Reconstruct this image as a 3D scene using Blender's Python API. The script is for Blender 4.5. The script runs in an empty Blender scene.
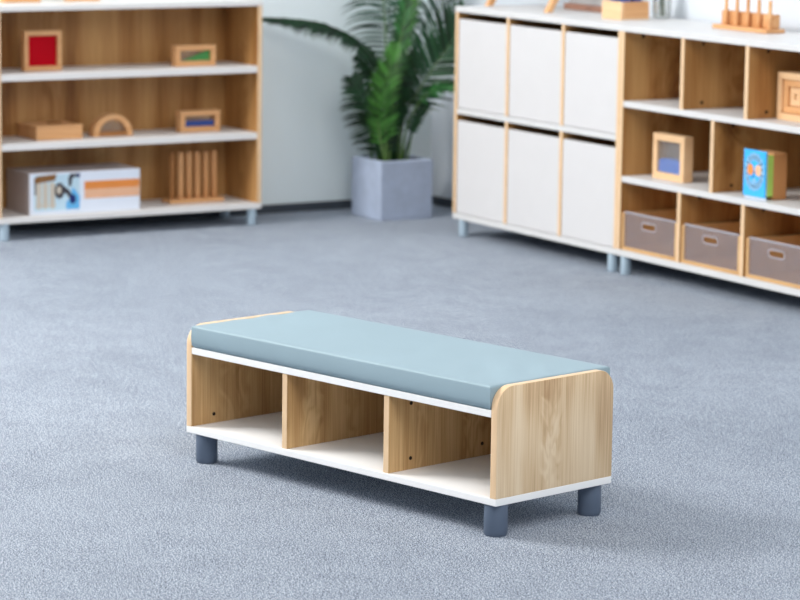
import bpy, bmesh, math, random
from mathutils import Vector, Matrix
random.seed(7)
col = bpy.context.scene.collection
R = math.radians

# ------------------------------------------------------------------ materials
def new_mat(name):
    m = bpy.data.materials.new(name); m.use_nodes = True
    nt = m.node_tree; nt.nodes.clear()
    out = nt.nodes.new('ShaderNodeOutputMaterial')
    return m, nt, out
def srgb(r, g, b):
    f = lambda c: (c/255/12.92) if c/255 <= .04045 else ((c/255+.055)/1.055)**2.4
    return (f(r), f(g), f(b), 1)
def principled(nt, out, color=None, rough=.5, spec=.5, **kw):
    p = nt.nodes.new('ShaderNodeBsdfPrincipled')
    if color: p.inputs['Base Color'].default_value = color
    p.inputs['Roughness'].default_value = rough
    p.inputs['Specular IOR Level'].default_value = spec
    for k, v in kw.items(): p.inputs[k.replace('_', ' ')].default_value = v
    nt.links.new(p.outputs[0], out.inputs[0])
    return p
def plain(name, color, rough=.5, spec=.4, var=.06, vscale=12, bump=0, bscale=200):
    """painted / laminated surface: flat colour with a slight procedural mottling"""
    m, nt, out = new_mat(name); p = principled(nt, out, color, rough, spec)
    tc = nt.nodes.new('ShaderNodeTexCoord'); n = nt.nodes.new('ShaderNodeTexNoise')
    n.inputs['Scale'].default_value = vscale; n.inputs['Detail'].default_value = 4
    nt.links.new(tc.outputs['Object'], n.inputs['Vector'])
    rp = nt.nodes.new('ShaderNodeValToRGB')
    a = [c*(1-var) for c in color[:3]]+[1]; b = [min(1, c*(1+var)) for c in color[:3]]+[1]
    rp.color_ramp.elements[0].position = .3; rp.color_ramp.elements[1].position = .7
    rp.color_ramp.elements[0].color = a; rp.color_ramp.elements[1].color = b
    nt.links.new(n.outputs[0], rp.inputs[0]); nt.links.new(rp.outputs[0], p.inputs['Base Color'])
    if bump:
        n2 = nt.nodes.new('ShaderNodeTexNoise'); n2.inputs['Scale'].default_value = bscale
        nt.links.new(tc.outputs['Object'], n2.inputs['Vector'])
        bp = nt.nodes.new('ShaderNodeBump'); bp.inputs['Strength'].default_value = bump; bp.inputs['Distance'].default_value = .002
        nt.links.new(n2.outputs[0], bp.inputs['Height']); nt.links.new(bp.outputs[0], p.inputs['Normal'])
    return m
def wood(name, light, mid, dark, axis='z', rough=.5, coarse=1.0, contrast=1.0):
    """oak-like laminate, grain running along one object axis"""
    m, nt, out = new_mat(name); p = principled(nt, out, mid, rough, .35)
    L = nt.links; N = nt.nodes.new
    tc = N('ShaderNodeTexCoord')
    def mp(across, along):
        mpn = N('ShaderNodeMapping'); s = [across]*3; s['xyz'.index(axis)] = along
        mpn.inputs['Scale'].default_value = s; L.new(tc.outputs['Object'], mpn.inputs['Vector']); return mpn
    n1 = N('ShaderNodeTexNoise'); n1.inputs['Scale'].default_value = 1; n1.inputs['Detail'].default_value = 2.5
    n1.inputs['Distortion'].default_value = .35
    L.new(mp(5*coarse, 1.1*coarse).outputs[0], n1.inputs['Vector'])
    mul = N('ShaderNodeMath'); mul.operation = 'MULTIPLY'; mul.inputs[1].default_value = 15
    L.new(n1.outputs[0], mul.inputs[0])
    sn = N('ShaderNodeMath'); sn.operation = 'SINE'; L.new(mul.outputs[0], sn.inputs[0])
    n2 = N('ShaderNodeTexNoise'); n2.inputs['Scale'].default_value = 1; n2.inputs['Detail'].default_value = 4
    L.new(mp(240, 5).outputs[0], n2.inputs['Vector'])
    n3 = N('ShaderNodeTexNoise'); n3.inputs['Scale'].default_value = 1; n3.inputs['Detail'].default_value = 1
    L.new(mp(22*coarse, .5).outputs[0], n3.inputs['Vector'])
    a = N('ShaderNodeMath'); a.operation = 'MULTIPLY_ADD'; a.inputs[1].default_value = .16*contrast; a.inputs[2].default_value = 0
    L.new(sn.outputs[0], a.inputs[0])
    b = N('ShaderNodeMath'); b.operation = 'MULTIPLY_ADD'; b.inputs[1].default_value = .62*contrast
    L.new(n2.outputs[0], b.inputs[0]); L.new(a.outputs[0], b.inputs[2])
    c = N('ShaderNodeMath'); c.operation = 'MULTIPLY_ADD'; c.inputs[1].default_value = .68*contrast
    L.new(n3.outputs[0], c.inputs[0]); L.new(b.outputs[0], c.inputs[2])
    # flame figure in some of the staves
    n4 = N('ShaderNodeTexNoise'); n4.inputs['Scale'].default_value = 1; n4.inputs['Detail'].default_value = 2; n4.inputs['Distortion'].default_value = .9
    L.new(mp(13*coarse, 7*coarse).outputs[0], n4.inputs['Vector'])
    m4 = N('ShaderNodeMath'); m4.operation = 'MULTIPLY'; m4.inputs[1].default_value = 34; L.new(n4.outputs[0], m4.inputs[0])
    s4 = N('ShaderNodeMath'); s4.operation = 'SINE'; L.new(m4.outputs[0], s4.inputs[0])
    n5 = N('ShaderNodeTexNoise'); n5.inputs['Scale'].default_value = 1; n5.inputs['Detail'].default_value = 0
    L.new(mp(9*coarse, .3).outputs[0], n5.inputs['Vector'])
    mk = N('ShaderNodeMapRange'); mk.inputs['From Min'].default_value = .56; mk.inputs['From Max'].default_value = .62; L.new(n5.outputs[0], mk.inputs['Value'])
    fl = N('ShaderNodeMath'); fl.operation = 'MULTIPLY'; L.new(s4.outputs[0], fl.inputs[0]); L.new(mk.outputs[0], fl.inputs[1])
    c2 = N('ShaderNodeMath'); c2.operation = 'MULTIPLY_ADD'; c2.inputs[1].default_value = .085*contrast
    L.new(fl.outputs[0], c2.inputs[0]); L.new(c.outputs[0], c2.inputs[2]); c = c2
    rp = N('ShaderNodeValToRGB'); e = rp.color_ramp.elements
    e[0].position = .40; e[0].color = dark; e[1].position = .95; e[1].color = light
    k = e.new(.68); k.color = mid
    L.new(c.outputs[0], rp.inputs[0]); L.new(rp.outputs[0], p.inputs['Base Color'])
    bp = N('ShaderNodeBump'); bp.inputs['Strength'].default_value = .08; bp.inputs['Distance'].default_value = .001
    L.new(n2.outputs[0], bp.inputs['Height']); L.new(bp.outputs[0], p.inputs['Normal'])
    return m

def carpet():
    m, nt, out = new_mat('grey_loop_carpet'); p = principled(nt, out, None, .95, .1)
    L = nt.links; N = nt.nodes.new; tc = N('ShaderNodeTexCoord')
    def noise(sc, det, rough=.5):
        n = N('ShaderNodeTexNoise'); n.inputs['Scale'].default_value = sc; n.inputs['Detail'].default_value = det
        n.inputs['Roughness'].default_value = rough
        L.new(tc.outputs['Object'], n.inputs['Vector']); return n
    fine = noise(290, 3, .8); mid = noise(85, 2); big = noise(9, 3); huge = noise(.9, 2)
    def madd(src, k, add):
        x = N('ShaderNodeMath'); x.operation = 'MULTIPLY_ADD'; x.inputs[1].default_value = k
        L.new(src, x.inputs[0])
        if hasattr(add, 'links'): L.new(add, x.inputs[2])
        else: x.inputs[2].default_value = add
        return x.outputs[0]
    v = madd(fine.outputs[0], 2.8, madd(mid.outputs[0], .30, madd(big.outputs[0], .10, madd(huge.outputs[0], .10, -1.15))))
    rp = N('ShaderNodeValToRGB'); e = rp.color_ramp.elements
    e[0].position = .28; e[0].color = CARPET[0]; e[1].position = .74; e[1].color = CARPET[2]
    k = e.new(.5); k.color = CARPET[1]
    L.new(v, rp.inputs[0]); L.new(rp.outputs[0], p.inputs['Base Color'])
    bp = N('ShaderNodeBump'); bp.inputs['Strength'].default_value = .5; bp.inputs['Distance'].default_value = .003
    L.new(fine.outputs[0], bp.inputs['Height']); L.new(bp.outputs[0], p.inputs['Normal'])
    return m
def clear(name, tint, see=.6, rough=.15, haze=(.5, .45, .45, 1), gloss=.08):
    """clear / tinted plastic sheet"""
    m, nt, out = new_mat(name); L = nt.links; N = nt.nodes.new
    t = N('ShaderNodeBsdfTransparent'); t.inputs[0].default_value = tint
    d = N('ShaderNodeBsdfDiffuse'); d.inputs[0].default_value = haze
    g = N('ShaderNodeBsdfGlossy'); g.inputs['Roughness'].default_value = rough
    m1 = N('ShaderNodeMixShader'); m1.inputs[0].default_value = see
    L.new(d.outputs[0], m1.inputs[1]); L.new(t.outputs[0], m1.inputs[2])
    lw = N('ShaderNodeLayerWeight'); lw.inputs[0].default_value = .25
    sc = N('ShaderNodeMath'); sc.operation = 'MULTIPLY_ADD'; sc.inputs[1].default_value = .5; sc.inputs[2].default_value = gloss
    L.new(lw.outputs['Fresnel'], sc.inputs[0])
    m2 = N('ShaderNodeMixShader'); L.new(sc.outputs[0], m2.inputs[0])
    L.new(m1.outputs[0], m2.inputs[1]); L.new(g.outputs[0], m2.inputs[2]); L.new(m2.outputs[0], out.inputs[0])
    return m
def leaf_mat(name, c, trans=.3):
    m, nt, out = new_mat(name); L = nt.links; N = nt.nodes.new
    p = principled(nt, out, c, .4, .5)
    tc = N('ShaderNodeTexCoord'); n = N('ShaderNodeTexNoise'); n.inputs['Scale'].default_value = 14
    L.new(tc.outputs['Object'], n.inputs['Vector'])
    rp = N('ShaderNodeValToRGB'); e = rp.color_ramp.elements
    e[0].position = .2; e[0].color = [x*.35 for x in c[:3]]+[1]; e[1].position = .8; e[1].color = [x*1.5 for x in c[:3]]+[1]
    at = N('ShaderNodeAttribute'); at.attribute_name = 'tone'
    ad = N('ShaderNodeMath'); ad.operation = 'MULTIPLY_ADD'; ad.inputs[1].default_value = .45; L.new(n.outputs[0], ad.inputs[0]); L.new(at.outputs['Fac'], ad.inputs[2])
    L.new(ad.outputs[0], rp.inputs[0]); L.new(rp.outputs[0], p.inputs['Base Color'])
    tr = N('ShaderNodeBsdfTranslucent'); L.new(rp.outputs[0], tr.inputs[0])
    mx = N('ShaderNodeMixShader'); mx.inputs[0].default_value = trans
    L.new(p.outputs[0], mx.inputs[1]); L.new(tr.outputs[0], mx.inputs[2]); L.new(mx.outputs[0], out.inputs[0])
    return m

CARPET = (srgb(46, 53, 65), srgb(136, 147, 164), srgb(216, 223, 232))
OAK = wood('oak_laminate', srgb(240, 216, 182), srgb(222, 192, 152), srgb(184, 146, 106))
OAK_B = wood('oak_laminate_shaded', srgb(216, 182, 134), srgb(190, 151, 102), srgb(148, 107, 64))  # same oak as the bench ends, with the interior shade put into its colour
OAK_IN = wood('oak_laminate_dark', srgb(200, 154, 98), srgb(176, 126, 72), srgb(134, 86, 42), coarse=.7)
EDGE = plain('birch_edge_band', srgb(234, 200, 160), .4, .4, .05)
WHITE = plain('white_laminate', srgb(247, 247, 246), .4, .3, .01)
CABW = plain('white_cabinet_laminate', srgb(216, 215, 214), .45, .25, .01)
BOOKW = plain('white_shelf_laminate', srgb(232, 229, 226), .4, .3, .01)
PANEL = plain('white_door_laminate', srgb(215, 213, 213), .4, .3, .01)
VINYL = plain('blue_grey_vinyl', srgb(148, 170, 180), .55, .35, .025, 5, .12, 600)
PIPE = plain('blue_grey_piping', srgb(176, 200, 212), .42, .45, .02, 5)
SLATE = plain('slate_plastic', srgb(88, 101, 120), .42, .45, .04)
PALE = plain('pale_grey_metal', srgb(168, 187, 200), .35, .5, .03)
DARK = plain('dark_fitting', srgb(38, 30, 26), .6, .2)
CONC = plain('pale_concrete', srgb(170, 182, 203), .85, .2, .07, 22, .3, 90)
SOIL = plain('potting_soil', srgb(60, 42, 32), .95, .1, .4, 60, .9, 80)
BEECH = wood('beech_toy', srgb(240, 194, 144), srgb(230, 178, 126), srgb(204, 146, 94), 'y', .45, .6, .8)
BEECHX = wood('beech_toy_long', srgb(240, 194, 144), srgb(230, 178, 126), srgb(204, 146, 94), 'x', .45, .6, .8)
BEECHZ = wood('beech_toy_upright', srgb(240, 194, 144), srgb(230, 178, 126), srgb(204, 146, 94), 'z', .45, .6, .8)
PALEB = wood('pale_maple', srgb(246, 214, 174), srgb(240, 202, 158), srgb(224, 180, 134), 'x', .45, .5, .8)
DEEPB = wood('deep_beech', srgb(198, 142, 84), srgb(182, 124, 70), srgb(150, 98, 52), 'z', .5, .5, .8)
TRAY = wood('bin_plywood', srgb(236, 198, 146), srgb(226, 184, 130), srgb(196, 148, 96), 'x', .5, .6, .8)
ACRYL = clear('clear_acrylic', (.96, .90, .88, 1), .78, .12, (.50, .41, .38, 1), .05)
ACEDGE = clear('acrylic_edge', (.9, .9, .95, 1), .3, .2, (.55, .52, .56, 1), .1)
RED = plain('red_acrylic', srgb(186, 4, 26), .7, .1, .06)
GREEN = plain('green_acrylic', srgb(62, 140, 70), .3, .5, .06)
BLUE = plain('blue_acrylic', srgb(34, 70, 148), .3, .5, .06)
BBLUE = plain('bright_blue_acrylic', srgb(84, 144, 242), .3, .5, .06)
PANE = clear('clear_toy_pane', (.97, .96, .94, 1), .82, .25, (.62, .56, .50, 1), .03)
CLEARP = clear('clear_front_pane', (.98, .98, .98, 1), .965, .2, (.6, .6, .6, 1), .02)
CARD = plain('white_card', srgb(228, 235, 247), .5, .3, .01)
CARDG = plain('grey_card', srgb(196, 184, 180), .6, .3, .03)
GLASS = clear('vase_glass', (.96, .97, .96, 1), .9, .05, (.7, .72, .7, 1), .08)
def flat(name, *rgb): return plain(name, srgb(*rgb), .5, .3, .04)
P_OR = flat('print_orange', 232, 143, 70); P_PE = flat('print_peach', 236, 184, 148)
P_BR = flat('print_brown', 138, 96, 56); P_CR = flat('print_cream', 206, 196, 180)
P_GR = flat('print_dark_grey', 66, 62, 68); P_SK = flat('print_sky', 104, 182, 232)
P_NV = flat('print_navy', 34, 48, 110); P_SKY2 = flat('print_pale_sky', 196, 222, 236)
T_BL = flat('toy_sky_blue', 66, 184, 252); T_GN = flat('toy_lime', 184, 224, 108)
T_OR = flat('toy_orange', 240, 150, 76); T_LI = flat('toy_lilac_grey', 140, 190, 226); T_PK = flat('toy_peach', 246, 190, 150)
STEMG = plain('stem_green', srgb(92, 124, 66), .5, .4, .15, 20)

# ------------------------------------------------------------------ mesh helpers
def box(bm, x0, x1, y0, y1, z0, z1, bev=0, mi=0, seg=2):
    r = bmesh.ops.create_cube(bm, size=1)
    vs = r['verts']
    for v in vs:
        v.co = Vector(((x0+x1)/2+v.co.x*(x1-x0), (y0+y1)/2+v.co.y*(y1-y0), (z0+z1)/2+v.co.z*(z1-z0)))
    fs = list({f for v in vs for f in v.link_faces})
    for f in fs: f.material_index = mi
    if bev:
        es = list({e for v in vs for e in v.link_edges})
        bmesh.ops.bevel(bm, geom=es, offset=bev, segments=seg, profile=.5, affect='EDGES', clamp_overlap=True, material=-1)
def prism(bm, pts, axis, a, b, bev=0, mi=0):
    """extrude a 2-D outline along an axis; pts are the two other axes in xyz order"""
    def mk(p, t):
        q = [0, 0, 0]; o = [i for i in range(3) if i != axis]; q[o[0]], q[o[1]] = p; q[axis] = t; return q
    va = [bm.verts.new(mk(p, a)) for p in pts]; vb = [bm.verts.new(mk(p, b)) for p in pts]
    f = [bm.faces.new(va), bm.faces.new(vb[::-1])]
    n = len(pts)
    for i in range(n): f.append(bm.faces.new([va[i], vb[i], vb[(i+1) % n], va[(i+1) % n]]))
    for x in f: x.material_index = mi
    bmesh.ops.recalc_face_normals(bm, faces=f)
    if bev:
        es = [e for e in f[0].edges]+[e for e in f[1].edges]
        bmesh.ops.bevel(bm, geom=es, offset=bev, segments=2, profile=.5, affect='EDGES', clamp_overlap=True)
def cyl(bm, p0, p1, r0, r1=None, seg=24, bev=0, mi=0):
    r1 = r0 if r1 is None else r1
    p0 = Vector(p0); p1 = Vector(p1); d = p1-p0
    q = d.to_track_quat('Z', 'Y').to_matrix().to_4x4()
    r = bmesh.ops.create_cone(bm, cap_ends=True, cap_tris=False, segments=seg, radius1=r0, radius2=r1, depth=d.length,
                              matrix=Matrix.Translation((p0+p1)/2) @ q)
    for v in r['verts']:
        for f in v.link_faces: f.material_index = mi
    if bev:
        es = [e for e in {e for v in r['verts'] for e in v.link_edges} if any(len(f.verts) > 4 for f in e.link_faces)]
        bmesh.ops.bevel(bm, geom=es, offset=bev, segments=2, profile=.5, affect='EDGES')
def tube(bm, pts, radii, seg=8):
    rings = []
    for i, p in enumerate(pts):
        t = (pts[min(i+1, len(pts)-1)]-pts[max(i-1, 0)]).normalized()
        s = t.cross(Vector((.31, .17, .93)));  s = s.normalized() if s.length > 1e-4 else Vector((1, 0, 0))
        u = s.cross(t).normalized()
        rings.append([bm.verts.new(p+(s*math.cos(k*2*math.pi/seg)+u*math.sin(k*2*math.pi/seg))*radii[i]) for k in range(seg)])
    for a, b in zip(rings, rings[1:]):
        for k in range(seg): bm.faces.new([a[k], a[(k+1) % seg], b[(k+1) % seg], b[k]])
    bm.faces.new(rings[0][::-1]); bm.faces.new(rings[-1])
def lathe(bm, prof, seg=24, cx=0, cy=0):
    rings = [[bm.verts.new((cx+r*math.cos(k*2*math.pi/seg), cy+r*math.sin(k*2*math.pi/seg), z)) for k in range(seg)] for r, z in prof]
    for a, b in zip(rings, rings[1:]):
        for k in range(seg): bm.faces.new([a[k], a[(k+1) % seg], b[(k+1) % seg], b[k]])
    bm.faces.new(rings[0][::-1])
    return rings
def ring_frame(bm, a0, a1, b0, b1, w, axis, t0, t1, bev=.002, mi=0):
    """square frame (four mitred bars) in the plane across `axis`"""
    def B(lo, hi):
        q = [None]*3; o = [i for i in range(3) if i != axis]
        q[o[0]] = (lo[0], hi[0]); q[o[1]] = (lo[1], hi[1]); q[axis] = (t0, t1)
        box(bm, *q[0], *q[1], *q[2], bev=bev, mi=mi)
    B((a0, b0), (a1, b0+w)); B((a0, b1-w), (a1, b1)); B((a0, b0+w), (a0+w, b1-w)); B((a1-w, b0+w), (a1, b1-w))
def obj(name, bm, mats, parent=None, smooth=False, label=None, loc=None):
    me = bpy.data.meshes.new(name); bm.normal_update(); bm.to_mesh(me); bm.free()
    for m in (mats if isinstance(mats, (list, tuple)) else [mats]): me.materials.append(m)
    if smooth:
        for p in me.polygons: p.use_smooth = True
        if smooth != 'all': me.set_sharp_from_angle(angle=R(40))
    o = bpy.data.objects.new(name, me); col.objects.link(o)
    if parent: o.parent = parent
    if loc: o.location = loc
    if label: o['label'] = label
    return o
def thing(name, label, cat, loc=(0, 0, 0), rz=0, group=None):
    o = bpy.data.objects.new(name, None); col.objects.link(o); o.empty_display_size = .05
    o.location = loc; o.rotation_euler = (0, 0, rz); o['label'] = label; o['category'] = cat
    if group: o['group'] = group
    return o
def copy_tree(o, parent=None):
    c = o.copy(); col.objects.link(c)
    if parent: c.parent = parent
    for ch in list(o.children): copy_tree(ch, c)
    return c
def BM(): return bmesh.new()
def simple(name, mats, parent, *boxes, bev=.0015, smooth=False, label=None):
    b = BM()
    for x in boxes: box(b, *x, bev=bev)
    return obj(name, b, mats, parent, smooth, label)
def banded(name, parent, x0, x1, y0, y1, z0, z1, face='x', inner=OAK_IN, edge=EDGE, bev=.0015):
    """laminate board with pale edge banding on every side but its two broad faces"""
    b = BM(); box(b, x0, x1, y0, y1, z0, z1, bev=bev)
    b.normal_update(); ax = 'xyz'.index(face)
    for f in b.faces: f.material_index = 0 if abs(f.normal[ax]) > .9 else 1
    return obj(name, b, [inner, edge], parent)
def cam_hole(parent, x, y, z, sgn=1, r=.0045):
    b = BM(); cyl(b, (x-.001*sgn, y, z), (x+.0012*sgn, y, z), r, seg=16)
    return obj('cam_fitting', b, DARK, parent, label='dark round cam fitting')

# ------------------------------------------------------------------ the room
WX, WY = -.86, .425          # faces of the two walls
def struct(name, b, m):
    o = obj(name, b, m); o['kind'] = 'structure'; return o
b = BM(); box(b, WX-.1, 13, -12, WY+.1, -.1, 0); struct('floor', b, carpet())
WALL = plain('pale_blue_grey_paint', srgb(236, 246, 248), .7, .25, .012, 2, .05, 150)
b = BM(); box(b, WX-.1, WX, -12, WY+.1, 0, 3.0); struct('wall_left', b, WALL)
b = BM(); box(b, WX, 13, WY, WY+.1, 0, 3.0); struct('wall_back', b, plain('wall_paint_darkened', srgb(219, 226, 234), .7, .2, .012, 2, .05, 150))  # same paint as the left wall, darkened to offset the frontal key light
BASEM = plain('dark_grey_skirting', srgb(66, 72, 80), .6, .3, .05)
b = BM(); box(b, WX, WX+.012, -12, WY, 0, .035, .003); struct('baseboard_left', b, BASEM)
b = BM(); box(b, WX+.012, 13, WY-.012, WY, 0, .035, .003); struct('baseboard_back', b, BASEM)

# ------------------------------------------------------------------ the bench
L, D, T = 1.08, .379, .02
ZB0, ZB1, ZT0, ZT1, ZP = .0732, .0898, .2721, .2886, .3425
bench = thing('storage_bench', 'low oak storage bench with blue-grey padded top and three open cubbies, on the carpet',
              'bench', (3.198, -2.757, 0), R(12.66))
simple('base_board', WHITE, bench, (0, L, 0, D, ZB0, ZB1), label='white base board')
simple('seat_board', WHITE, bench, (T, L-T, 0, D-.01, ZT0, ZT1), label='white board under the cushion')
def rounded_panel():
    r = .048; pts = [(0, ZB1), (D, ZB1)]
    for k in range(11): a = R(k*9); pts.append((D-r+r*math.cos(a), ZP-r+r*math.sin(a)))
    for k in range(11): a = R(90+k*9); pts.append((r+r*math.cos(a), ZP-r+r*math.sin(a)))
    return pts
for x0, lab in ((0, 'left oak end panel with rounded top corners'), (L-T, 'right oak end panel with rounded top corners')):
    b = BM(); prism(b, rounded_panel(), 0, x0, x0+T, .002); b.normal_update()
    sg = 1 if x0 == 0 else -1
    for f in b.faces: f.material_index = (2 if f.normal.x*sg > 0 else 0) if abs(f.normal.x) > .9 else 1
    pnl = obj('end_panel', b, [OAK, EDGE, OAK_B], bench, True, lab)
    if x0 == 0: cam_hole(pnl, T, .072, .113); cam_hole(pnl, T, .307, .118)
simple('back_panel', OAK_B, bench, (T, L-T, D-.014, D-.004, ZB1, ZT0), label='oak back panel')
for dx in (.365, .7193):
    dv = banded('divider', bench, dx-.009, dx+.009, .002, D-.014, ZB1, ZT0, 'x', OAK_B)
    
    if dx > .5: cam_hole(dv, dx+.009, .072, .247); cam_hole(dv, dx+.009, .072, .117); cam_hole(dv, dx+.009, .307, .12)
# cushion: a soft-edged pad, slightly crowned, with a few pulls near its ends
b = BM()
NX, NY = 72, 26
cx0, cx1, cy0, cy1, cz0, cz1 = T+.003, L-T-.0005, -.003, D+.008, ZT1+.0005, .3435
def cush_top(x, y):
    u = (x-cx0)/(cx1-cx0); v = (y-cy0)/(cy1-cy0)
    h = cz1+.0035*math.sin(math.pi*u)**.4*math.sin(math.pi*v)**.5
    for (a, c, k, ph) in ((.93, .55, 9, .2), (.86, .35, 7, 1.1), (.62, .5, 6, 2.2), (.04, .6, 9, .4)):
        w = math.exp(-((u-a)/.07)**2-((v-c)/.28)**2)
        h += .0020*w*math.sin(k*(u*6+v*2.4)+ph)
    return h
grid = []
re = .006
def prof(t, n, lo, hi):
    s = lo+(hi-lo)*t; return s
xs = [cx0+re*(1-math.cos(R(k*18))) for k in range(5)]+[cx0+re+(cx1-cx0-2*re)*k/NX for k in range(NX+1)]+[cx1-re*(1-math.cos(R(72-k*18))) for k in range(5)]
ys = [cy0+re*(1-math.cos(R(k*18))) for k in range(5)]+[cy0+re+(cy1-cy0-2*re)*k/NY for k in range(NY+1)]+[cy1-re*(1-math.cos(R(72-k*18))) for k in range(5)]
def drop(s, lo, hi):
    d = min(s-lo, hi-s)
    if d >= re: return 0
    q = (re-d)/re; return re*(1-math.sqrt(max(0, 1-q*q)))
for y in ys: grid.append([b.verts.new((x, y, cush_top(x, y)-max(drop(x, cx0, cx1), drop(y, cy0, cy1))*.9)) for x in xs])
for j in range(len(ys)-1):
    for i in range(len(xs)-1): b.faces.new([grid[j][i], grid[j][i+1], grid[j+1][i+1], grid[j+1][i]])
per = [grid[0][i] for i in range(len(xs))]+[grid[j][-1] for j in range(1, len(ys))]+[grid[-1][i] for i in range(len(xs)-2, -1, -1)]+[grid[j][0] for j in range(len(ys)-2, 0, -1)]
prev = per
for z, ins in ((.322, -.0012), (.306, -.001), (.2945, .0008), (cz0, .006)):
    nxt = []
    for v in per:
        x = min(max(v.co.x, cx0+ins), cx1-ins) if ins > 0 else v.co.x
        y = min(max(v.co.y, cy0+ins), cy1-ins) if ins > 0 else v.co.y+(ins if abs(v.co.y-cy0) < 1e-5 else (-ins if abs(v.co.y-cy1) < 1e-5 else 0))
        nxt.append(b.verts.new((x, y, z)))
    for k in range(len(per)): b.faces.new([prev[k], nxt[k], nxt[(k+1) % len(per)], prev[(k+1) % len(per)]])
    prev = nxt
b.faces.new(prev)
bmesh.ops.recalc_face_normals(b, faces=b.faces)
obj('cushion', b, VINYL, bench, 'all', 'blue-grey vinyl seat cushion')
for lx, ly in ((.0435, .0300), (L-.0290, .0300), (L-.0325, D-.0385), (.0365, D-.0385)):
    b = BM(); cyl(b, (lx, ly, .004), (lx, ly, ZB0), .0272, seg=32, bev=.0015)
    lg = obj('leg', b, SLATE, bench, True, 'slate-blue round leg')
    b = BM(); cyl(b, (lx, ly, 0), (lx, ly, .006), .025, seg=32); obj('glide', b, SLATE, lg, True)

# ------------------------------------------------------------------ furniture along the walls
W, CZ0, CZ1, CT0, CT1, CD = 1.0944, .0655, .0874, .8536, .874, .395
PT = .019
def round_legs(root, x0, x1, y0, y1, h):
    for lx, ly in ((x0, y0), (x1, y0), (x1, y1), (x0, y1)):
        b = BM(); cyl(b, (lx, ly, .003), (lx, ly, h), .0185, seg=24, bev=.001)
        lg = obj('leg', b, PALE, root, True, 'pale grey round leg')
        b = BM(); cyl(b, (lx, ly, 0), (lx, ly, .005), .0165, seg=20); obj('glide', b, PALE, lg, True)
def shell(root, w, d, label_top='white top board', CABW=CABW):
    simple('base_board', CABW, root, (0, w, 0, d, CZ0, CZ1), label='white base board')
    simple('top_board', CABW, root, (-.002, w+.002, -.002, d, CT0, CT1), label=label_top)
    out = []
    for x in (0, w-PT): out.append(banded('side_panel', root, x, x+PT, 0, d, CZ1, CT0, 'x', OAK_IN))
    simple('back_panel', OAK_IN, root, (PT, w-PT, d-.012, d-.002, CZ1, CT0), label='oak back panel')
    return out
# white-fronted cabinet
cab = thing('storage_cabinet', 'white-fronted cabinet with six square panels in two rows, right of the potted palm', 'cabinet', (0, 0, 0))
shell(cab, W, CD)
MS0, MS1 = .468, .489
for dx in (.3648, .7296):
    banded('divider', cab, dx-.0095, dx+.0095, .001, CD-.012, CZ1, MS0, 'x'); banded('divider', cab, dx-.0095, dx+.0095, .001, CD-.012, MS1, CT0, 'x')
simple('shelf_board', CABW, cab, (PT, W-PT, .001, CD-.012, MS0, MS1), label='white middle shelf')
cells = ((PT, .3553), (.3743, .7201), (.7391, W-PT))
for z0, z1 in ((MS1, CT0), (CZ1, MS0)):
    for a, c in cells:
        simple('door', PANEL, cab, (a+.002, c-.002, .003, .019, z0+.002, z1-.026), bev=.002, label='plain white front panel with a finger gap above')
round_legs(cab, .048, W-.048, .021, CD-.04, CZ0)
# open cubby unit
cub = thing('cubby_shelf', 'open oak cubby unit holding three clear-fronted bins, right of the white-fronted cabinet', 'shelf unit', (W+.001, 0, 0))
sp = shell(cub, W, CD)
cam_hole(sp[0], PT, .08, .835, r=.007)
S1, S2 = (.5909, .6117), (.3276, .3479)
for s in (S1, S2): simple('shelf_board', CABW, cub, (PT, W-PT, .001, CD-.012, *s), label='white shelf board')
for xs_, z0, z1 in (((.3605, .719), S1[1], CT0), ((.5405,), S2[1], S1[0]), ((.3625, .7205), CZ1, S2[0])):
    for dx in xs_:
        dv = banded('divider', cub, dx-.0095, dx+.0095, .001, CD-.012, z0, z1, 'x')
        cam_hole(dv, dx+.0095, .08, z1-.02, r=.006); cam_hole(dv, dx+.0095, .08, z0+.022, r=.006)
round_legs(cub, .030, W-.030, .021, CD-.04, CZ0)
# low bookcase on the left wall; local x runs along the wall, front at y = 0
LW, LD = 1.111, .285
book = thing('low_bookcase', 'low oak bookcase with white shelves against the left wall, holding small wooden toys', 'bookcase',
             (-.5598, -.5289-LW, 0), R(90))
shell(book, LW, LD, CABW=BOOKW)
SB, SA = (.338, .363), (.596, .621)
for s in (SA, SB): simple('shelf_board', BOOKW, book, (PT, LW-PT, .001, LD-.012, *s), label='white shelf board')
round_legs(book, .036, LW-.033, .022, LD-.04, CZ0)

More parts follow.
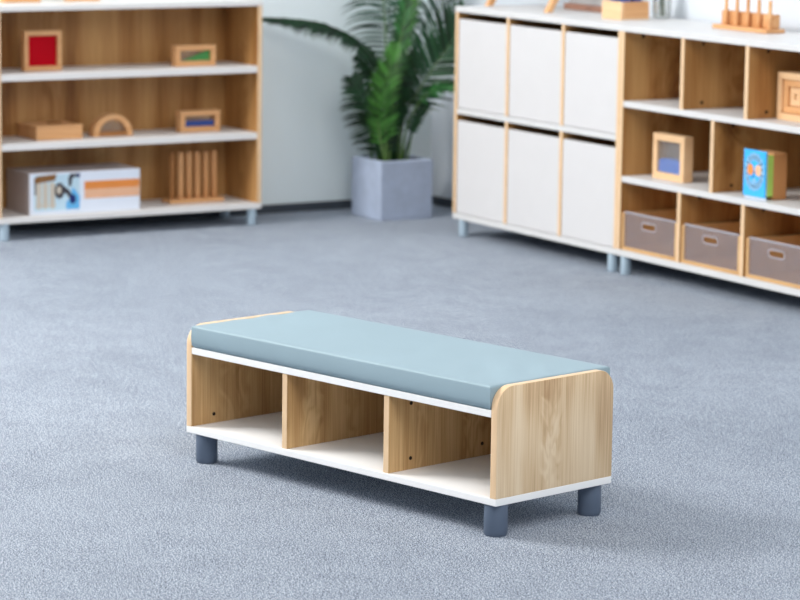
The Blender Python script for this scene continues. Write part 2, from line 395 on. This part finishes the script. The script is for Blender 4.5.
# ------------------------------------------------------------------ clear-fronted bins
def make_bin(w, d, h):
    t = thing('storage_bin', '', 'bin')
    k = .012
    simple('tray_base', TRAY, t, (0, w, 0, d, 0, k), label='plywood base')
    for x in (0, w-k): simple('tray_side', TRAY, t, (x, x+k, 0, d, k, h), label='plywood side')
    simple('tray_back', TRAY, t, (k, w-k, d-k, d, k, h+.02), label='plywood back')
    # acrylic front with a rounded slot cut through it
    sx, sz, hw, hh = w*.49, h*.74, .040, .010
    b = BM(); n = 10
    def slot(q):
        pts = []
        for j in range(n+1): a = R(-90+180*j/n); pts.append((sx+hw-hh+q*math.cos(a), sz+q*math.sin(a)))
        for f in (.6, .2, -.2, -.6): pts.append((sx+(hw-hh)*f, sz+q))
        for j in range(n+1): a = R(90+180*j/n); pts.append((sx-hw+hh+q*math.cos(a), sz+q*math.sin(a)))
        for f in (-.6, -.2, .2, .6): pts.append((sx+(hw-hh)*f, sz-q))
        return pts
    inner = slot(hh); x0, x1, z0, z1 = k+.0005, w-k-.0005, k+.0005, h
    outer = []
    for (x, z) in inner:
        dx, dz = x-sx, z-sz
        f = min((x1-sx)/dx if dx > 1e-6 else 1e9, (x0-sx)/dx if dx < -1e-6 else 1e9, (z1-sz)/dz if dz > 1e-6 else 1e9, (z0-sz)/dz if dz < -1e-6 else 1e9)
        outer.append((sx+dx*f, sz+dz*f))
    corners = [(x1, z1), (x0, z1), (x0, z0), (x1, z0)]
    fr = {}
    for y in (.002, .005):
        vi = [b.verts.new((x, y, z)) for x, z in inner]; vo = [b.verts.new((x, y, z)) for x, z in outer]
        vc = {c: b.verts.new((c[0], y, c[1])) for c in corners}
        m = len(vi)
        for j in range(m):
            j2 = (j+1) % m
            A, B_ = outer[j], outer[j2]
            on = lambda p, q: abs(p-q) < 1e-7
            corner = None
            for c in corners:
                if ((on(A[0], c[0]) and on(B_[1], c[1])) or (on(A[1], c[1]) and on(B_[0], c[0]))) and not (on(A[0], B_[0]) or on(A[1], B_[1])): corner = c
            loop = [vi[j], vo[j]]+([vc[corner]] if corner else [])+[vo[j2], vi[j2]]
            b.faces.new(loop)
        fr[y] = vi
    m = len(inner)
    for j in range(m): b.faces.new([fr[.002][j], fr[.002][(j+1) % m], fr[.005][(j+1) % m], fr[.005][j]])
    bmesh.ops.recalc_face_normals(b, faces=b.faces)
    p = obj('clear_front', b, ACRYL, t, label='clear acrylic front with a hand slot')
    b = BM(); o_, i_ = slot(hh+.005), slot(hh)
    va = [b.verts.new((x, .0012, z)) for x, z in o_]; vb = [b.verts.new((x, .0012, z)) for x, z in i_]
    vc = [b.verts.new((x, .0019, z)) for x, z in o_]
    for j in range(m):
        j2 = (j+1) % m; b.faces.new([va[j], va[j2], vb[j2], vb[j]]); b.faces.new([va[j], vc[j], vc[j2], va[j2]])
    obj('hand_slot_rim', b, ACEDGE, p, label='pale rim of the hand slot')
    simple('top_rim', ACEDGE, p, (x0, x1, .001, .012, h, h+.006), bev=.001, label='pale top edge of the clear front')
    return t
bin_cells = ((PT, .352), (.373, .710), (.731, W-PT))
bw = bin_cells[0][1]-bin_cells[0][0]-.006
proto = make_bin(bw, CD-.05, .131)
for i, (a, c) in enumerate(bin_cells):
    o = proto if i == 0 else copy_tree(proto)
    o.location = (W+.001+(a+c)/2-bw/2, .006, CZ1+.0008)
    o['group'] = 'clear-fronted bins in the bottom row of the cubby unit'
    o['label'] = ('clear-fronted plywood bin in the cubby unit, nearest the white-fronted cabinet',
                  'clear-fronted plywood bin in the cubby unit, between two other bins',
                  'rightmost clear-fronted plywood bin in the cubby unit, below the blue and green block')[i]

# ------------------------------------------------------------------ potted palm in the corner
PX, PY, PS, PH = -.567, .066, .234, .236
palm = thing('potted_palm', 'green feathery palm in a square pale grey planter between bookcase and cabinet', 'potted plant', (PX, PY, 0), R(0))
b = BM(); s = PS/2; wl = .018
def ringv(h, z): return [b.verts.new((x*h, y*h, z)) for x, y in ((-1, -1), (1, -1), (1, 1), (-1, 1))]
rg = [ringv(s*.985, 0), ringv(s, .01), ringv(s, PH-.004), ringv(s-.004, PH), ringv(s-wl, PH), ringv(s-wl, PH-.04)]
for a_, b_ in zip(rg, rg[1:]):
    for k in range(4): b.faces.new([a_[k], a_[(k+1) % 4], b_[(k+1) % 4], b_[k]])
b.faces.new(rg[0][::-1]); b.faces.new(rg[-1])
bmesh.ops.recalc_face_normals(b, faces=b.faces)
obj('planter', b, CONC, palm, label='square pale grey concrete planter')
b = BM(); q = s-wl; SZ = PH-.018
gv = [[b.verts.new((-q+2*q*i/14, -q+2*q*j/14, SZ+random.uniform(-.004, .008))) for i in range(15)] for j in range(15)]
for j in range(14):
    for i in range(14): b.faces.new([gv[j][i], gv[j][i+1], gv[j+1][i+1], gv[j+1][i]])
obj('soil', b, SOIL, palm, True, 'dark potting soil')
RV, TV = Vector((.514, .858, 0)), Vector((.858, -.514, 0))      # along the view's right / towards the room
def pt(r, z, t=0): return RV*r+TV*t+Vector((0, 0, z))
def spline(P, n):
    out = []
    Q = [P[0]*2-P[1]]+P+[P[-1]*2-P[-2]]
    for i in range(1, len(Q)-2):
        for k in range(n):
            t = k/n; a, b_, c, d = Q[i-1], Q[i], Q[i+1], Q[i+2]
            out.append(.5*((2*b_)+(c-a)*t+(2*a-5*b_+4*c-d)*t*t+(3*b_-a-3*c+d)*t**3))
    out.append(P[-1].copy()); return out
LEAF_D = leaf_mat('palm_leaf_dark', srgb(20, 56, 28), .15)
LEAF_M = leaf_mat('palm_leaf_mid', srgb(48, 104, 52), .3)
LEAF_B = leaf_mat('palm_leaf_bright', srgb(74, 132, 54), .3)
LEAF_G = leaf_mat('palm_leaf_greyish', srgb(48, 80, 64), .25)
LEAF_N = leaf_mat('palm_leaf_cool', srgb(40, 80, 50), .25)
def frond(P, start, n, length, normal, mat, sides=(1, -1), fwd=.75, droop=.35, width=.011, taper=.55, curl=0):
    pts = spline([Vector(p) for p in P], 14); N_ = len(pts)
    b = BM(); tone = []
    for i in range(n):
        u = start+(1-start)*(i+.5)/n
        f = u*(N_-1); k = min(int(f), N_-2); p = pts[k].lerp(pts[k+1], f-k)
        t = (pts[k+1]-pts[k]).normalized()
        sd = t.cross(Vector(normal)).normalized(); nn = sd.cross(t).normalized()
        v = (u-start)/(1-start)
        ln = length*(.45+.55*math.sin(math.pi*min(1, .18+v*.62)))*(1-taper*max(0, v-.6)/.4)
        for s_ in sides:
            l2 = ln*random.uniform(.9, 1.08); tv = random.uniform(0, .6); tone += [tv]*21
            fw = fwd*(.75+.8*v)+random.uniform(-.16, .16)
            d = (sd*s_+t*fw+nn*(.18+random.uniform(-.06, .06))).normalized()
            q = p.copy(); S = 6; last = None
            wv = d.cross(nn).normalized()
            for m in range(S+1):
                w_ = width*math.sin(math.pi*(.12+.88*(m/S))**.75)*(1.0 if m < S else 0) + (.0006 if m < S else 0)
                fold = nn*w_*.35
                row = [b.verts.new(q+wv*w_*.5+fold), b.verts.new(q), b.verts.new(q-wv*w_*.5+fold)]
                if last:
                    b.faces.new([last[0], last[1], row[1], row[0]]); b.faces.new([last[1], last[2], row[2], row[1]])
                last = row
                q = q+d*(l2/S); d = (d+Vector((0, 0, -1))*droop*l2*.9*(.5+m/S)+t*curl*.1).normalized()
    fr = obj('frond', b, mat, palm, 'all')
    fr.data.attributes.new('tone', 'FLOAT', 'POINT').data.foreach_set('value', tone)
    b = BM(); tube(b, pts, [.0055-(.0043)*i/(N_-1) for i in range(N_)], 7)
    obj('rachis', b, STEMG if mat is not LEAF_D else LEAF_M, fr, 'all', 'stalk of the frond')
k = 1/253
def px(u, y, t=0): return pt((u-392)*k, PH+(158-y)*k*1.0, t)
root = lambda du=0, t=0: px(388+du, 162, t)
up, face = (0, 0, 1), tuple(TV)
def mixn(a, c): return tuple(TV*a+Vector((0, 0, 1))*c)
#   long arching frond to the left
frond([root(-4), px(384, 105, .02), px(377, 66, .05), px(356, 44, .08), px(328, 29, .1), px(296, 22, .11), px(262, 19, .12)], .34, 56, .085, mixn(.5, 1), LEAF_D, fwd=.8, droop=4.5, width=.012)
#   upright frond with ribs curving left
frond([root(0, -.03), px(386, 100, -.05), px(384, 45, -.06), px(381, 0, -.06), px(374, -45, -.05), px(362, -75, -.04)], .36, 34, .19, mixn(1, .2), LEAF_G, fwd=.35, droop=1.3, width=.0105)
#   bright upright fronds in the middle, seen edge-on
frond([root(2, .02), px(394, 100, .03), px(400, 50, .02), px(408, 5, 0), px(414, -40, -.02)], .34, 34, .075, mixn(.9, .3), LEAF_B, fwd=1.3, droop=1.2, width=.009)
frond([root(1, .04), px(391, 110, .07), px(396, 60, .07), px(401, 22, .06), px(405, -12, .05)], .40, 26, .07, mixn(.5, .3), LEAF_M, fwd=1.1, droop=1.6, width=.008)
#   broad frond to the right with leaflets standing up and hanging down
frond([root(10, -.01), px(403, 118, .0), px(416, 92, .03), px(434, 62, .06), px(450, 38, .07), px(464, 12, .05)], .30, 34, .20, mixn(1, .25), LEAF_N, fwd=.8, droop=.3, width=.0125)
frond([root(8, -.03), px(404, 105, -.04), px(420, 58, -.07), px(436, 18, -.09), px(448, -22, -.1)], .40, 24, .15, mixn(1, .1), LEAF_G, fwd=.8, droop=.5, width=.008)
#   bright frond facing the room in the centre
frond([root(-2, .05), px(385, 128, .08), px(384, 98, .12), px(388, 66, .14), px(393, 42, .13)], .18, 28, .088, mixn(.9, .45), LEAF_B, fwd=1.0, droop=1.2, width=.0105)
frond([root(-3, .05), px(379, 132, .08), px(377, 108, .11), px(378, 84, .13), px(381, 62, .13)], .15, 22, .07, mixn(.9, .3), LEAF_B, fwd=1.0, droop=1.2, width=.010)
#   dark frond leaning low to the left
frond([root(-8, .03), px(377, 138, .06), px(369, 118, .09), px(361, 97, .11), px(350, 74, .12)], .08, 40, .125, mixn(.9, .4), LEAF_D, fwd=.5, droop=1.3, width=.010)
frond([root(-6, .02), px(381, 120, .04), px(377, 90, .06), px(370, 68, .08), px(356, 54, .09)], .3, 26, .10, mixn(.8, .6), LEAF_D, fwd=.6, droop=1.6, width=.010)
#   dark ones behind the centre and small ones low on the right
frond([root(4, .0), px(397, 125, .02), px(399, 95, .03), px(405, 70, .03), px(416, 52, .02)], .25, 26, .09, mixn(.8, .4), LEAF_D, fwd=.9, droop=1.8, width=.010)
frond([root(2, .02), px(394, 128, .04), px(398, 106, .05), px(402, 90, .06), px(406, 76, .06)], .2, 20, .07, mixn(.6, .6), LEAF_D, fwd=.9, droop=2.2, width=.011)
frond([root(14, .02), px(408, 142, .03), px(413, 126, .05), px(419, 112, .06), px(427, 101, .06)], .40, 16, .05, mixn(.6, .6), LEAF_D, fwd=1.1, droop=1.6, width=.009)
frond([root(12, .02), px(407, 124, .04), px(420, 98, .07), px(436, 86, .09), px(452, 82, .1)], .46, 20, .085, mixn(.5, .9), LEAF_M, fwd=.9, droop=2.4, width=.009)
frond([root(0, -.05), px(390, 90, -.09), px(396, 30, -.13), px(404, -20, -.17), px(420, -60, -.2)], .45, 24, .14, mixn(1, .2), LEAF_N, fwd=.6, droop=1.6, width=.008)
for du, t, lean, rr in ((6, .03, 3, .010), (-10, .03, -3, .006), (-16, .02, -4, .005), (13, .0, 6, .006), (18, .02, 8, .005)):
    b = BM(); tube(b, [px(388+du, 165, t), px(388+du+lean*.4, 145, t), px(388+du+lean, 118, t+.01)], [rr, rr*.85, rr*.6], 10)
    obj('stem', b, LEAF_M if rr > .008 else STEMG, palm, 'all', 'upright palm stem')

# ------------------------------------------------------------------ toys on the low bookcase (front faces +x, run along y)
def ground(): pass
# red framed square
def framed(name, label, cat, loc, w, h, d, bar, group=None):
    t = thing(name, label, cat, loc, R(90), group)
    b = BM(); ring_frame(b, 0, w, 0, h, bar, 1, 0, d); obj('frame', b, BEECHX, t, label='pale wooden frame')
    return t
EP = .0004
t = framed('colour_window_block', 'square wooden frame with a red pane, on the upper bookcase shelf', 'toy block', (-.665, -1.480, SA[1]+EP), .154, .150, .035, .018)
simple('pane', RED, t, (.018, .136, .014, .018, .018, .132), bev=0, label='red pane')
TOYS = 'framed colour blocks on the bookcase'
def half_pane(t, x0, x1, z0, z1, tri, mat):
    simple('clear_pane', PANE, t, (x0, x1, .026, .029, z0, z1), bev=0, label='clear pane')
    b = BM()
    if tri: prism(b, [(x0+.006, z0), (x1, z0), (x1, z1)], 1, .014, .024)
    else: box(b, x0, x1, .012, .024, z0, z0+(z1-z0)*.52)
    obj('colour_insert', b, mat, t)
t = framed('colour_window_block', 'oblong wooden frame with a green triangle inside, on the upper bookcase shelf', 'toy block', (-.640, -.860, SA[1]+EP), .172, .080, .045, .020, TOYS)
half_pane(t, .020, .152, .018, .062, True, GREEN)
t = framed('colour_window_block', 'oblong wooden frame with a blue strip inside, on the middle bookcase shelf', 'toy block', (-.668, -.826, SB[1]+EP), .172, .083, .045, .021, TOYS)
half_pane(t, .021, .151, .021, .062, False, BLUE)
# shallow wooden box
t = thing('wooden_box', 'shallow closed wooden box lying on the middle bookcase shelf, left of the arch', 'box', (-.632, -1.447, SB[1]+EP), R(90))
simple('box_body', BEECHX, t, (0, .190, 0, .18, 0, .042), bev=.003)
simple('lid', BEECHX, t, (-.001, .191, -.001, .181, .0423, .053), bev=.003, label='flat wooden lid')
simple('lid_grip', DEEPB, t, (.085, .135, .06, .10, .0532, .058), bev=.002, label='darker grip on the lid')
# arch
t = thing('arch_block', 'small semicircular wooden arch block on the middle bookcase shelf', 'toy block', (-.655, -1.118, SB[1]+EP), R(90))
b = BM(); ro, ri = .082, .059
pts = [(ro*math.cos(R(a)), .008+ro*math.sin(R(a))*.93) for a in range(0, 181, 9)]+[(ri*math.cos(R(a)), .008+ri*math.sin(R(a))*.93) for a in range(180, -1, -9)]
pts = [(ro, 0)]+pts[:21]+[(-ro, 0), (-ri, 0)]+pts[21:]+[(ri, 0)]
prism(b, pts, 1, 0, .05, .002); obj('arch', b, BEECHX, t, True, 'rounded wooden arch')
simple('base_bar', DEEPB, t, (-ri, ri, .004, .046, 0, .017), bev=.001, label='flat bar closing the arch')
b = BM(); prism(b, [((ri-.001)*math.cos(R(a)), .017+(ri-.010)*math.sin(R(a))) for a in range(0, 181, 12)], 1, .024, .027)
obj('pane', b, PANE, t, label='clear pane inside the arch')
# picture box
t = thing('toy_box', 'long white cardboard box with toy pictures and orange stripe, on the bottom bookcase shelf', 'box', (-.590, -1.496, CZ1+EP), R(90))
bwid, bhei, bdep = .458, .157, .215
b = BM(); box(b, 0, bwid, 0, bdep, 0, bhei, .003); b.normal_update()
for f in b.faces: f.material_index = 1 if (f.normal.x < -.9 or f.normal.z > .9) else 0
obj('carton', b, [CARD, CARDG], t)
def decal(name, pts, mat, parent, y=-.0006, th=.0004, label=None):
    b = BM(); prism(b, pts, 1, y, y+th); return obj(name, b, mat, parent, label=label)
def rect(x0, x1, z0, z1): return [(x0, z0), (x1, z0), (x1, z1), (x0, z1)]
def disc(cx, cz, rx, rz, n=18): return [(cx+rx*math.cos(2*math.pi*k/n), cz+rz*math.sin(2*math.pi*k/n)) for k in range(n)]
pic = decal('toy_photograph', rect(.018, .205, .014, .150), P_SKY2, t, label='printed picture of wooden toys')
decal('printed_roof', [(.02, .118), (.105, .128), (.110, .152), (.030, .146), (.018, .135)], P_BR, pic, -.0012)
for cx_ in (.037, .064, .092): decal('printed_column', rect(cx_-.011, cx_+.011, .032, .120), P_CR, pic, -.0012); decal('printed_foot', disc(cx_, .033, .013, .011), P_CR, pic, -.0015)
decal('printed_shadow', rect(.020, .026, .075, .125), P_GR, pic, -.0012)
decal('printed_gear', disc(.122, .088, .021, .030), P_GR, pic, -.0012); decal('printed_gear_hub', disc(.120, .090, .010, .015), P_CR, pic, -.0018)
decal('printed_water', [(.150, .016), (.204, .016), (.206, .062), (.190, .085), (.176, .100), (.165, .060), (.148, .040)], P_SK, pic, -.0012)
decal('printed_arm', [(.128, .088), (.146, .078), (.180, .040), (.186, .052), (.160, .090), (.140, .105)], P_GR, pic, -.0018)
decal('printed_knob', disc(.176, .054, .013, .018), P_NV, pic, -.0022)
decal('printed_pipe', [(.160, .102), (.170, .104), (.175, .135), (.196, .138), (.198, .150), (.166, .150), (.158, .130)], P_GR, pic, -.0012)
decal('printed_tip', disc(.200, .143, .007, .008), P_NV, pic, -.0018)
decal('orange_stripe', rect(.225, bwid-.003, .088, .118), P_OR, t, label='orange printed stripe')
decal('peach_stripe', rect(.225, bwid-.003, .052, .0878), P_PE, t, label='peach printed stripe')
# peg rack
t = thing('peg_rack', 'wooden rack of six upright dowels on the bottom bookcase shelf', 'toy', (-.665, -.872, CZ1+EP), R(90))
simple('rack_base', BEECHX, t, (0, .235, 0, .075, 0, .016), bev=.002, label='flat wooden base')
for i in range(6):
    b = BM(); x_ = .022+i*.0365; cyl(b, (x_, .030, .0155), (x_, .030, .196), .0125 if i else .0105, seg=20, bev=.002)
    obj('dowel', b, DEEPB if i == 0 else BEECHZ, t, True, 'upright wooden dowel')
# two wooden blocks on top, cut by the photo's upper edge
for y0, wd, lab in ((-1.530, .15, 'left of two wooden frame blocks on top of the bookcase'),
                    (-1.265, .13, 'right of two wooden frame blocks on top of the bookcase')):
    t = framed('colour_window_block', lab, 'toy block', (-.735, y0, CT1+EP), wd, .12, .05, .018, 'wooden blocks on top of the bookcase')
    simple('pane', PANE, t, (.018, wd-.018, .022, .026, .018, .102), bev=0, label='clear pane')

# ------------------------------------------------------------------ toys in and on the cubby unit
t = thing('liquid_window_block', 'wooden frame block with blue filling in its clear window, in the cubby unit', 'toy block', (1.199, .072, S2[1]+EP))
fw, fh, fd = .184, .158, .040
b = BM(); ring_frame(b, 0, fw, 0, fh, .024, 1, 0, fd); obj('frame', b, PALEB, t, label='pale wooden frame')
simple('front_pane', CLEARP, t, (.024, fw-.024, .007, .0085, .024, fh-.024), bev=0, label='clear front pane')
simple('back_pane', PANE, t, (.024, fw-.024, fd-.012, fd-.010, .024, fh-.024), bev=0, label='clear back pane')
b = BM(); x0, x1 = .0245, fw-.0245
prism(b, [(x0, .0245), (x1, .0245), (x1, .064), (x1-.02, .070), (x0+.045, .074), (x0+.012, .070), (x0, .062)], 1, .009, fd-.0125)
obj('blue_filling', b, BBLUE, t, label='blue filling')
# blue, green and wood block
t = thing('picture_block', 'wooden block with blue patterned front and lime green edge, in the cubby unit', 'toy block', (1.776, .030, S2[1]+EP))
pw, ph_, pd = .118, .162, .094
simple('block_body', BEECHZ, t, (.002, pw-.004, .036, pd, 0, ph_-.008), bev=.003, label='plain wooden block')
simple('green_layer', T_GN, t, (.002, pw-.002, .0095, .0358, .012, ph_-.014), bev=.002, label='lime green layer')
simple('white_layer', CARD, t, (.001, pw-.001, .0065, .0093, 0, ph_-.001), bev=.001, label='white backing sheet')
fp = simple('blue_front', T_BL, t, (0, pw, 0, .0063, .008, ph_), bev=.0015, label='sky blue front board')
for j in range(16):
    a = 2*math.pi*j/16; cx_, cz_ = .059+.043*math.cos(a), .090+.051*math.sin(a)
    b = BM(); prism(b, disc(cx_, cz_, .0120, .0135, 12), 1, -.0008, -.0004); obj('printed_petal', b, T_LI, fp, label='pale grey-blue petal')
for cx_, m_ in ((.038, T_OR), (.080, T_PK)):
    decal('printed_dot', disc(cx_, .096, .0165, .019), m_, fp, -.0010, label='orange dot')
decal('printed_center', disc(.060, .060, .010, .010), T_LI, fp, -.0010)
decal('printed_speck', disc(.052, .074, .004, .004), P_NV, fp, -.0010); decal('printed_speck', disc(.060, .088, .004, .004), P_NV, fp, -.0010)
# nested square frames
t = thing('nesting_frames', 'set of nested square wooden frames standing in the top right cubby', 'toy', (1.845, .106, S1[1]+EP))
nw, nh = .156, .156
for i, (ins, y0, m_) in enumerate(((0, 0, PALEB), (.0235, .009, BEECHX), (.047, .018, PALEB))):
    b = BM(); ring_frame(b, ins, nw-ins, ins, nh-ins, .022, 1, y0, .06, .002); obj('square_frame', b, m_, t, label='square wooden frame')
simple('center_block', PALEB, t, (.0698, nw-.0698, .024, .06, .0698, nh-.0698), bev=.002, label='small wooden block in the middle')

# tabletop easel: front legs lean back towards the wall
t = thing('tabletop_easel', 'tabletop wooden easel on the white-fronted cabinet, only its two leg feet in view', 'easel', (.030, .117, CT1+EP))
for x_ in (.0, .405):
    b = BM(); prism(b, [(0, 0), (.026, 0), (.302, .46), (.276, .46)], 0, x_-.012, x_+.012, .002); obj('front_leg', b, BEECHZ, t, label='leaning wooden leg')
simple('ledge', BEECHX, t, (-.03, .435, .062, .102, .135, .153), bev=.002, label='wooden ledge')
b = BM(); prism(b, [(.096, .155), (.102, .155), (.270, .435), (.264, .435)], 0, -.02, .425, .001); obj('board', b, CARD, t, label='white drawing board')
# grey board with a reddish-brown rail behind it
t = thing('framed_board', 'grey board with reddish-brown bottom rail, on the white cabinet between easel and wooden tray', 'board', (.27, .31, CT1+EP))
simple('bottom_rail', flat('reddish_brown_rail', 150, 110, 92), t, (0, .36, 0, .045, 0, .022), bev=.002, label='reddish-brown rail')
b = BM(); prism(b, [(.020, .0225), (.028, .0225), (.078, .26), (.070, .26)], 0, .006, .354, .001); obj('board_face', b, flat('grey_board', 168, 166, 166), t, label='grey board')
# open wooden tray with blue pegs
t = thing('wooden_tray', 'small wooden tray of blue cylinders on top where cabinet and cubby unit meet', 'tray', (.757, .148, CT1+EP))
tw, td, th_ = .125, .12, .064
simple('tray_base', PALEB, t, (0, tw, 0, td, 0, .008), bev=.001)
for bx in ((0, tw, 0, .010, .008, th_), (0, tw, td-.010, td, .008, th_), (0, .010, .010, td-.010, .008, th_), (tw-.010, tw, .010, td-.010, .008, th_)):
    simple('tray_side', PALEB if bx[3] < .02 else BEECH, t, bx, bev=.0015, label='wooden tray side')
def make_cyl():
    t = thing('blue_cylinder', '', 'toy block')
    b = BM(); cyl(b, (0, 0, 0), (0, 0, .082), .020, seg=24, bev=.002); obj('cylinder_body', b, BLUE, t, True)
    b = BM(); lathe(b, [(.004, .082), (.004, .087), (.009, .091), (.010, .097), (.006, .102), (.001, .103)], 16)
    obj('knob', b, BBLUE, t, True, 'brighter blue knob'); return t
pc = make_cyl()
for i, (x_, y_, lab) in enumerate(((.034, .036, 'blue knobbed cylinder at the front left of the wooden tray'), (.090, .038, 'blue knobbed cylinder at the front right of the wooden tray'),
                                   (.036, .084, 'blue knobbed cylinder at the back left of the wooden tray'), (.090, .086, 'blue knobbed cylinder at the back right of the wooden tray'))):
    o = pc if i == 0 else copy_tree(pc)
    o.location = (.757+x_, .148+y_, CT1+EP+.0084); o['label'] = lab; o['group'] = 'blue cylinders in the wooden tray'
# small glass vase with a stem
t = thing('glass_vase', 'small clear glass vase holding a green stem, on the cubby unit beside the wooden tray', 'vase', (.852, .345, CT1+EP))
b = BM(); lathe(b, [(.026, 0), (.030, .004), (.034, .03), (.033, .07), (.024, .11), (.017, .14), (.019, .155), (.017, .155), (.015, .14), (.022, .11), (.031, .07), (.032, .03), (.027, .007)], 28)
obj('vase_body', b, GLASS, t, 'all', 'clear glass body')
b = BM(); tube(b, [Vector((.012, -.004, .010)), Vector((.0, 0, .06)), Vector((-.006, .0, .14)), Vector((-.01, .01, .24))], [.010, .0095, .008, .005], 10)
st = obj('stem', b, LEAF_B, t, 'all', 'green stem')
b = BM()
for ang in range(0, 360, 60):
    d = Vector((math.cos(R(ang)), math.sin(R(ang)), .9)).normalized(); wv = d.cross(Vector((0, 0, 1))).normalized()
    p0 = Vector((-.01, .01, .235)); rows = []
    for m_ in range(6):
        w_ = .014*math.sin(math.pi*(.08+.92*m_/5)); c_ = p0+d*.02*m_+Vector((0, 0, -.0016*m_*m_))
        rows.append((b.verts.new(c_+wv*w_), b.verts.new(c_-wv*w_)))
    for a_, c_ in zip(rows, rows[1:]): b.faces.new([a_[0], a_[1], c_[1], c_[0]])
obj('leaf_tuft', b, LEAF_B, st, 'all')
# peg stacker
t = thing('peg_stacker', 'wooden stacker with five thin pegs and a row of blocks on the cubby unit', 'toy', (1.322, .222, CT1+EP))
simple('stacker_base', BEECHX, t, (0, .305, 0, .080, 0, .014), bev=.002, label='flat wooden base')
for i in range(5):
    xa = .002+i*.0580
    simple('stacking_block', BEECHZ, t, (xa+.0007, xa+.0573, .036, .068, .0142, .062), bev=.003, label='square wooden block')
    b = BM(); cyl(b, (.044+.0612*i, .026, .0135), (.044+.0612*i, .026, .110), .0068, seg=16, bev=.002); obj('peg', b, BEECH, t, True, 'thin round peg')

# ------------------------------------------------------------------ light
sc = bpy.context.scene
w = bpy.data.worlds.new('daylight'); sc.world = w; w.use_nodes = True
wn = w.node_tree; bg = wn.nodes['Background']
tc = wn.nodes.new('ShaderNodeTexCoord'); sx = wn.nodes.new('ShaderNodeSeparateXYZ'); rp = wn.nodes.new('ShaderNodeValToRGB')
wn.links.new(tc.outputs['Generated'], sx.inputs[0]); wn.links.new(sx.outputs['Z'], rp.inputs[0]); wn.links.new(rp.outputs[0], bg.inputs[0])
rp.color_ramp.elements[0].position = 0; rp.color_ramp.elements[0].color = (.40, .44, .50, 1)
rp.color_ramp.elements[1].position = .6; rp.color_ramp.elements[1].color = (.90, .95, 1, 1)
bg.inputs[1].default_value = .56
def area(name, loc, target, size, size_y, power, color):
    l = bpy.data.lights.new(name, 'AREA'); l.shape = 'RECTANGLE'; l.size = size; l.size_y = size_y; l.energy = power; l.color = color
    o = bpy.data.objects.new(name, l); col.objects.link(o); o.location = loc
    o.rotation_euler = (Vector(target)-Vector(loc)).to_track_quat('-Z', 'Y').to_euler(); return o
area('window_light', (.3, -5.5, 3.6), (2.9, -1.7, .2), 2.4, 1.8, 350, (1, .98, .95))
area('side_fill_light', (7.5, -3.5, 4.0), (1.6, -1.0, .3), 3.0, 3.0, 165, (1, .98, .96))  # unseen fill added on the camera side to lift the bench end
area('corner_wall_fill', (1.3, -1.5, 3.3), (.6, -1.0, 0), 1.4, 1.4, 16, (.94, .97, 1))  # unseen lamp added to brighten the upper walls near the corner

# ------------------------------------------------------------------ camera
cd = bpy.data.cameras.new('camera'); cam = bpy.data.objects.new('camera', cd); col.objects.link(cam)
cd.sensor_width = 36; cd.lens = 36*3041.2/800; cd.clip_end = 100
cam.matrix_world = Matrix.Translation((9.807, -6.103, 1.5959)) @ Matrix.Rotation(R(59.0807), 4, 'Z') @ Matrix.Rotation(R(90-9.1078), 4, 'X') @ Matrix.Rotation(R(.7423), 4, 'Z')
cd.dof.use_dof = True; cd.dof.focus_distance = 6.95; cd.dof.aperture_fstop = 5.2
sc.camera = cam
sc.view_settings.view_transform = 'Standard'; sc.view_settings.look = 'None'
